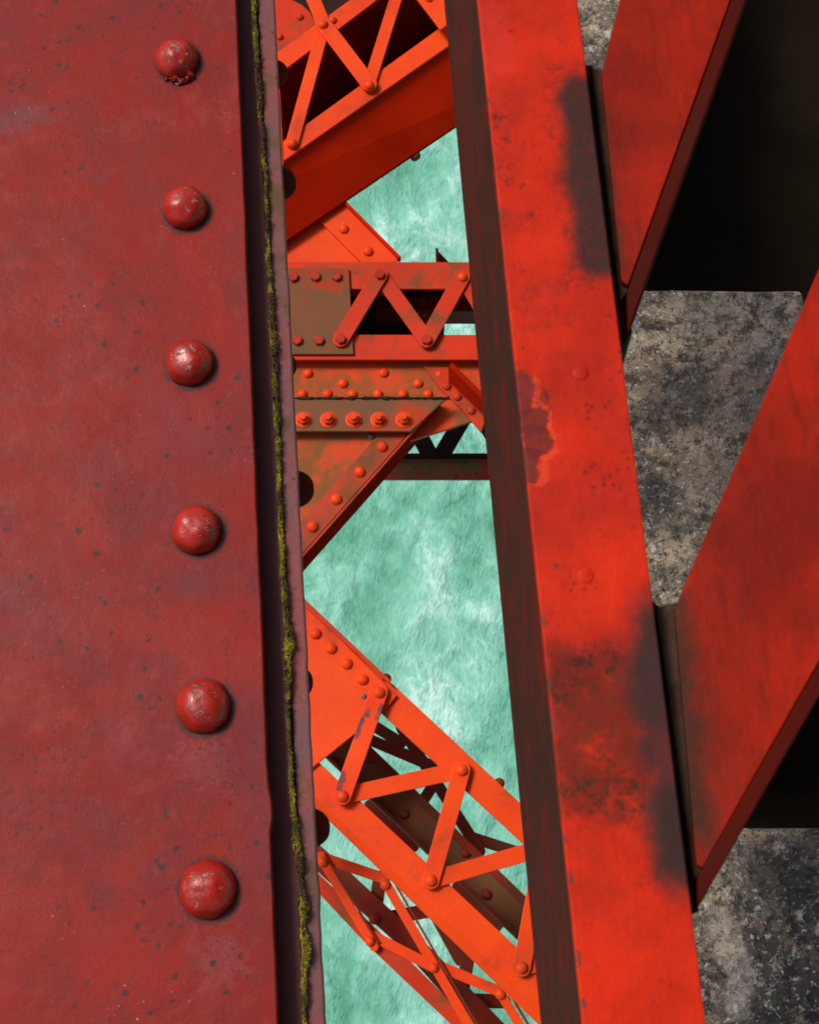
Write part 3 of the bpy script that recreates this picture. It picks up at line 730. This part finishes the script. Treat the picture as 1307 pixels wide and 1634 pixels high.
def plates_d():
    h = 4.565
    r = thing('splice_plate', 'orange riveted plate below the bolted strut, greenish grime along its seam', 'plate', P(600, 620, h+.05))
    plate('plate', [(340, 577), (860, 577), (860, 650), (757, 671), (652, 704), (600, 700), (340, 700)], h, 0.016, m_patina, r)
    rivets(r, [(491, 594), (547, 610), (612, 593), (667, 610), (701, 596), (482, 627), (522, 627), (562, 627), (603, 627), (643, 627), (683, 627)], h, m_orange)
    # slanting angle at its right end: leg with rivets and a dark standing face
    plate('angle_leg', [(676, 585), (716, 585), (717, 610), (775, 668), (768, 690), (738, 655), (700, 618)], h-0.0105, 0.010, m_orange2, r)
    web('angle_upstand', (717, 584), (800, 672), h-0.012, 0.012, 0.010, m_steeldk, r, 1) if False else None
    bm = bmesh.new()
    A = [P(717, 584, h-0.07), P(800, 668, h-0.07), P(800, 690, h-0.012), P(717, 609, h-0.012)]
    for s in (0,):
        vs = [bm.verts.new(p) for p in A] + [bm.verts.new(p + Vector((0.01, 0.012, 0))) for p in A]
        bm.faces.new(vs[:4]); bm.faces.new(vs[4:][::-1])
        for i in range(4): bm.faces.new((vs[i], vs[i+4], vs[(i+1) % 4+4], vs[(i+1) % 4]))
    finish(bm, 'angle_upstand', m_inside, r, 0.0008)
    rivets(r, [(713, 614), (730, 631), (752, 653)], h-0.0105, m_orange2, s=0.9)
    # nut plate
    h2 = 4.50
    r = thing('bolted_angle', 'brownish plate strip with a row of five washered nuts', 'plate', P(560, 662, h2+.05))
    k = m_patina
    plate('plate', [(340, 636), (712, 636), (655, 688), (340, 688)], h2, 0.014, m_olive2, r)
    for u, v in ((484, 667), (524, 667), (564.5, 667), (604.5, 667), (644.5, 667)):
        o = obj('nut', nut_me, m_orange, r, P(u, v+3, h2) - r.location); o.rotation_euler.z = random.uniform(0, 1)
    # dirt ridge along the upper edge
    bm = bmesh.new(); rows = []
    for i in range(160):
        u = 400 + i*2.0; w = 2.2*(1+1.2*noise.noise(Vector((u*0.09, 0, 0)))); row = []
        for j in range(5):
            q = j/4*2-1
            row.append(bm.verts.new(P(u, 635.5+q*w+1.2*noise.noise(Vector((u*.2, q, 3))), h2-0.001) + Vector((0, 0, 0.006*(1-q*q)*(1+noise.noise(Vector((u*.15, q*2, 1))))))))
        rows.append(row)
    for a, b in zip(rows, rows[1:]):
        for j in range(4): bm.faces.new((a[j], a[j+1], b[j+1], b[j]))
    finish(bm, 'dirt_ridge', m_dirt, r)
    # triangular gusset
    h3 = 4.545
    r = thing('gusset_plate', 'triangular orange and olive gusset with a riveted slanting edge above the water', 'plate', P(530, 760, h3+.05))
    plate('plate', [(340, 650), (690, 650), (600, 752), (481, 890), (340, 1050)], h3, 0.012, m_patina, r)
    plate('edge_angle', [(606, 691), (655, 686), (664, 678), (481, 885), (340, 1043), (340, 985), (476, 836)], h3-0.0105, 0.010, m_patina2, r)
    web('angle_upstand', (700, 640), (340, 1046), h3-0.011, 0.115, 0.008, m_inside, r, 1)
    web('rim', (704, 638), (340, 1049), h3-0.024, 0.02, 0.004, m_orange, r, -1)
    rivets(r, [(609.5, 711), (574, 751), (536, 795), (498, 839)], h3-0.0105, m_orange, s=1.12)
    rivets(r, [(591.5, 695)], h3, m_grey, me=riv_me2, s=0.62)
m_olive2 = paint('olive and orange', (0.135, 0.070, 0.028), (0.20, 0.066, 0.026), (0.52, 0.036, 0.012), 0.50, 0.66, 3.2, rough=0.55)
m_patina2 = paint('edge patina', (0.46, 0.042, 0.012), (0.34, 0.046, 0.015), (0.16, 0.065, 0.025), 0.48, 0.68, 5, rough=0.5)
m_dirt = paint('wet dirt', (0.018, 0.014, 0.009), (0.04, 0.030, 0.014), (0.12, 0.10, 0.03), 0.6, 0.7, 40, rough=0.9)
m_grey = paint('bare bolt', (0.16, 0.15, 0.10), (0.24, 0.2, 0.14), (0.06, 0.06, 0.04), 0.5, 0.6, 60, rough=0.6)
riv_me2 = dome_mesh('bolt', RH, 0.0165, 20, 8, lump=0.0012)
plates_d()

def far_strut():
    h = 5.5
    r = thing('laced_strut', 'dark level strut lower down, moss stained, with dark V lacing above it', 'strut', P(680, 740, h+.2))
    k = NT('moss stained dark steel')
    c = k.mix(k.mr(k.noise(8, 6), 0.4, 0.6), (0.42, 0.035, 0.012), (0.28, 0.030, 0.012))
    mk = k.math('MAXIMUM', k.blob(P(700, 744, h), 0.12, 0.015, 0, 0.05, 0.03, 16), k.blob(P(660, 748, h), 0.04, 0.01, 0, 0.05, 0.03, 16))
    c = k.mix(k.math('MULTIPLY', mk, k.mr(k.noise(25, 8, 0.75), 0.35, 0.55)), c, (0.10, 0.11, 0.02))
    c = k.mix(k.mr(k.noise(30, 7, 0.75), 0.55, 0.62, 0, 0.9), c, (0.03, 0.025, 0.012))
    k.set(Base_Color=c, Roughness=0.8, Normal=k.bump(k.noise(60, 5), 0.002))
    plate('flange', [(420, 729), (860, 729), (860, 765), (420, 765)], h, 0.014, k.m, r)
    web('edge_lip', (420, 728), (860, 728), h-0.03, 0.04, 0.012, m_black, r, 1)
    plate('flange', [(420, 600), (860, 600), (860, 640), (420, 640)], h, 0.014, m_steeldk, r)
    dk = m_black; q = h+0.02
    for a, b in (((695, 742), (640, 640)), ((695, 742), (755, 640)), ((815, 742), (755, 640)), ((560, 742), (640, 640))):
        q += 0.0115
        bar('lacing_bar', a, b, 27, q, 0.010, dk, r, bev=0.001)
far_strut()

def lower_strut():
    h = 4.45
    r = thing('laced_strut', 'bright orange laced strut slanting down to the right, in the lower half of the gap', 'strut', P(680, 1330, h+.35))
    def line(p, q): 
        return lambda x: (x, p[1]+(q[1]-p[1])*(x-p[0])/(q[0]-p[0]))
    a = line((625, 1090), (832, 1283)); b = line((613, 1142), (827, 1339))
    plate('flange', [a(380), a(950), b(950), b(380)], h, 0.012, m_orange, r)
    web('side_plate', (a(380)[0], a(380)[1]+2), (a(950)[0], a(950)[1]+2), h+0.0121, 0.26, 0.010, m_orange2, r, -1)
    c = line((579, 1282), (826, 1513)); d = line((500, 1270.5), (860, 1609.5)); e = line((502, 1288), (858, 1634))
    plate('flange', [c(380), c(950), d(950), d(380)], h, 0.012, m_orange, r)
    # outer face leans slightly outwards and catches the sky
    bm = bmesh.new()
    A = [P(*d(380), h+.001), P(*d(950), h+.001)]; Bq = [P(*e(380), h+0.022), P(*e(950), h+0.022)]
    nrm = Vector((0.008, 0.008, 0))
    vs = [bm.verts.new(p) for p in (A[0], A[1], Bq[1], Bq[0], A[0]+nrm+Vector((0, 0, -.013)), A[1]+nrm+Vector((0, 0, -.013)), Bq[1]+nrm, Bq[0]+nrm)]
    for f in ((0, 1, 2, 3), (4, 7, 6, 5), (0, 4, 5, 1), (1, 5, 6, 2), (2, 6, 7, 3), (3, 7, 4, 0)): bm.faces.new([vs[i] for i in f])
    finish(bm, 'sloping_lip', m_orange, r, 0.001)
    T1, B1, T2, B2, T3, B3 = (605, 1104), (546, 1270), (737, 1228), (687.5, 1404.5), (868, 1352), (833, 1544)
    bar('lacing_bar', B1, T2, 27, under(h), TB, m_orange, r)
    bar('lacing_bar', B2, T3, 27, under(h), TB, m_orange, r)
    bar('lacing_bar', B3, (990, 1500), 27, under(h), TB, m_orange, r)
    k = NT('orange paint worn to metal')
    c = k.mix(k.mr(k.noise(5, 5), 0.35, 0.65), ORANGE, (0.70, 0.036, 0.004))
    for (u, v, w_, l_) in ((573, 1160, 5, 34), (607, 1136, 8, 26), (543, 1246, 9, 26), (586, 1137, 3, 10)):
        c = k.mix(k.blob(P(u, v, h-0.04), w_/2*mpp(h), l_/2*mpp(h), math.radians(-19), 0.008, 0.006, 40), c, (0.13, 0.045, 0.045))
    k.set(Base_Color=c, Roughness=0.42, Normal=k.bump(k.noise(60, 5), 0.0006)); k.b.inputs['Specular IOR Level'].default_value = 0.16
    bar('lacing_bar', T1, B1, 28, over(h)-0.012, TB, k.m, r)
    bar('lacing_bar', T2, B2, 28, over(h), TB, m_orange, r)
    bar('lacing_bar', T3, B3, 28, over(h), TB, m_orange, r)
    rivets(r, [T1, B1], over(h)-0.012, m_orange, s=1.08); rivets(r, [T2, B2, B3], over(h), m_orange, s=1.08)
    # scorched and chipped paint spots on the first bar
    for (u, v, w) in ((561, 1145, 1),):
        pass
    # dark lower chord of the same strut with its own lacing
    g = 4.85
    f0 = line((662, 1259), (842, 1433)); f1 = line((598, 1282), (784.5, 1458.5))
    mid = lambda x: (x, f0(x)[1]+16)
    plate('lower_chord', [(x, f0(x)[1]+15) for x in (400, 950)] + [f1(950), f1(400)], g, 0.012, m_oliverd, r)
    plate('chord_lip', [f0(400), f0(950), (950, f0(950)[1]+18), (400, f0(400)[1]+18)], g-0.02, 0.012, m_steeldk, r)
    web('chord_edge', f1(400), f1(950), g-0.03, 0.06, 0.010, m_steeldk, r, 1)
    rivets(r, [(645, 1298), (744, 1360), (776.5, 1427), (590, 1208)], g, m_steeldk, s=1.06)
    q = 5.05
    for A_, B_ in (((590, 1180), (690, 1222)), ((640, 1160), (766, 1358)), ((750, 1335), (870, 1374)), ((590, 1285), (660, 1350)), ((730, 1416), (795, 1475)), ((640, 1185), (600, 1160)), ((505, 1295), (560, 1312)), ((690, 1255), (640, 1330)), ((812, 1440), (770, 1520))):
        q += 0.0125
        bar('lower_lacing_bar', A_, B_, 18, q, 0.010, m_steeldk, r, bev=0.001)
    bolt = obj('bolt', riv_me[m_steeldk.name], m_steeldk, r, P(616, 1083, h+0.01) - r.location)
    bolt = obj('bolt', riv_me[m_steeldk.name], m_steeldk, r, P(797, 1250, h+0.02) - r.location)
    # gusset
    r = thing('gusset_plate', 'clean orange gusset with four rivets in a slanting row, above the lower laced strut', 'plate', P(560, 1120, h))
    hg = h-0.0145
    plate('plate', [(340, 838), (485, 962), (633, 1110), (622, 1124), (565.6, 1171), (340, 1352)], hg, 0.012, m_orange, r)
    plate('edge_cover', [(340, 825), (481, 951), (622, 1084), (627, 1096), (484, 966), (340, 841)], hg-0.012, 0.012, m_orange2, r)
    rivets(r, [(503, 1010), (528, 1033.6), (553, 1058), (578.4, 1083)], hg, m_orange, s=1.06)
    rivets(r, [(580, 1110)], hg, m_grey, me=riv_me2, s=0.5)
lower_strut()

def side_lattice():
    r = thing('lattice_frame', 'slender orange lattice of crossing flat bars below the lower strut, bottom of the gap', 'lattice', P(640, 1520, 5.2))
    h = 4.95
    plate('chord', [(400, 1292), (508, 1394), (650, 1529), (760, 1640), (860, 1745), (820, 1745), (717, 1632), (585, 1507), (508, 1425), (400, 1318)], h, 0.012, m_orange2, r)
    plate('inner_chord', [(400, 1250), (540, 1375), (665, 1490), (860, 1690), (800, 1690), (640, 1512), (527, 1410), (400, 1290)], h+0.25, 0.012, m_steeldk, r)
    k = dict(bev=0.001)
    z = h-0.012
    bar('lattice_bar', (511, 1367), (614, 1402), 17, z-0.002, TB, m_orange, r, **k)
    bar('lattice_bar', (513, 1372), (597, 1511), 14, z-0.014, TB, m_orange, r, **k)
    bar('lattice_bar', (614, 1407), (760, 1655), 15, z-0.014, TB, m_orange, r, **k)
    bar('lattice_bar', (596, 1494), (691, 1543), 17, z-0.002, TB, m_orange, r, **k)
    bar('lattice_bar', (698, 1540), (799, 1583), 17, z-0.002, TB, m_orange, r, **k)
    bar('lattice_bar', (799, 1585), (850, 1670), 15, z-0.014, TB, m_orange, r, **k)
    # thin dark edge flats standing on the bars
    for a, b in (((516, 1362), (603, 1506)), ((622, 1398), (766, 1646)), ((806, 1574), (858, 1662))):
        A = P(*a, z-0.015); B = P(*b, z-0.015); d = (B-A).normalized(); n = Vector((-d.y, d.x, 0))*0.006
        bm = bmesh.new(); prism_pts(bm, [A, B, B+n, A+n], 0.05); finish(bm, 'bar_edge', m_steeldk, r, 0.001)
    rivets(r, [(514, 1375), (615, 1411), (799, 1586)], z-0.014, m_orange, s=1.06)
    rivets(r, [(590, 1502), (692, 1544)], z-0.016, m_orange, s=0.95)
    rivets(r, [(597.5, 1466)], h+0.25, m_steeldk, s=1.2)
    q = h+0.28
    for A_, B_ in (((606, 1400), (598, 1460)), ((612, 1466), (690, 1452)), ((748, 1522), (738, 1582)), ((745, 1596), (805, 1598)), ((690, 1448), (735, 1530))):
        q += 0.0125
        bar('lower_bar', A_, B_, 22, q, TB, m_steeldk, r, bev=0.001)
side_lattice()
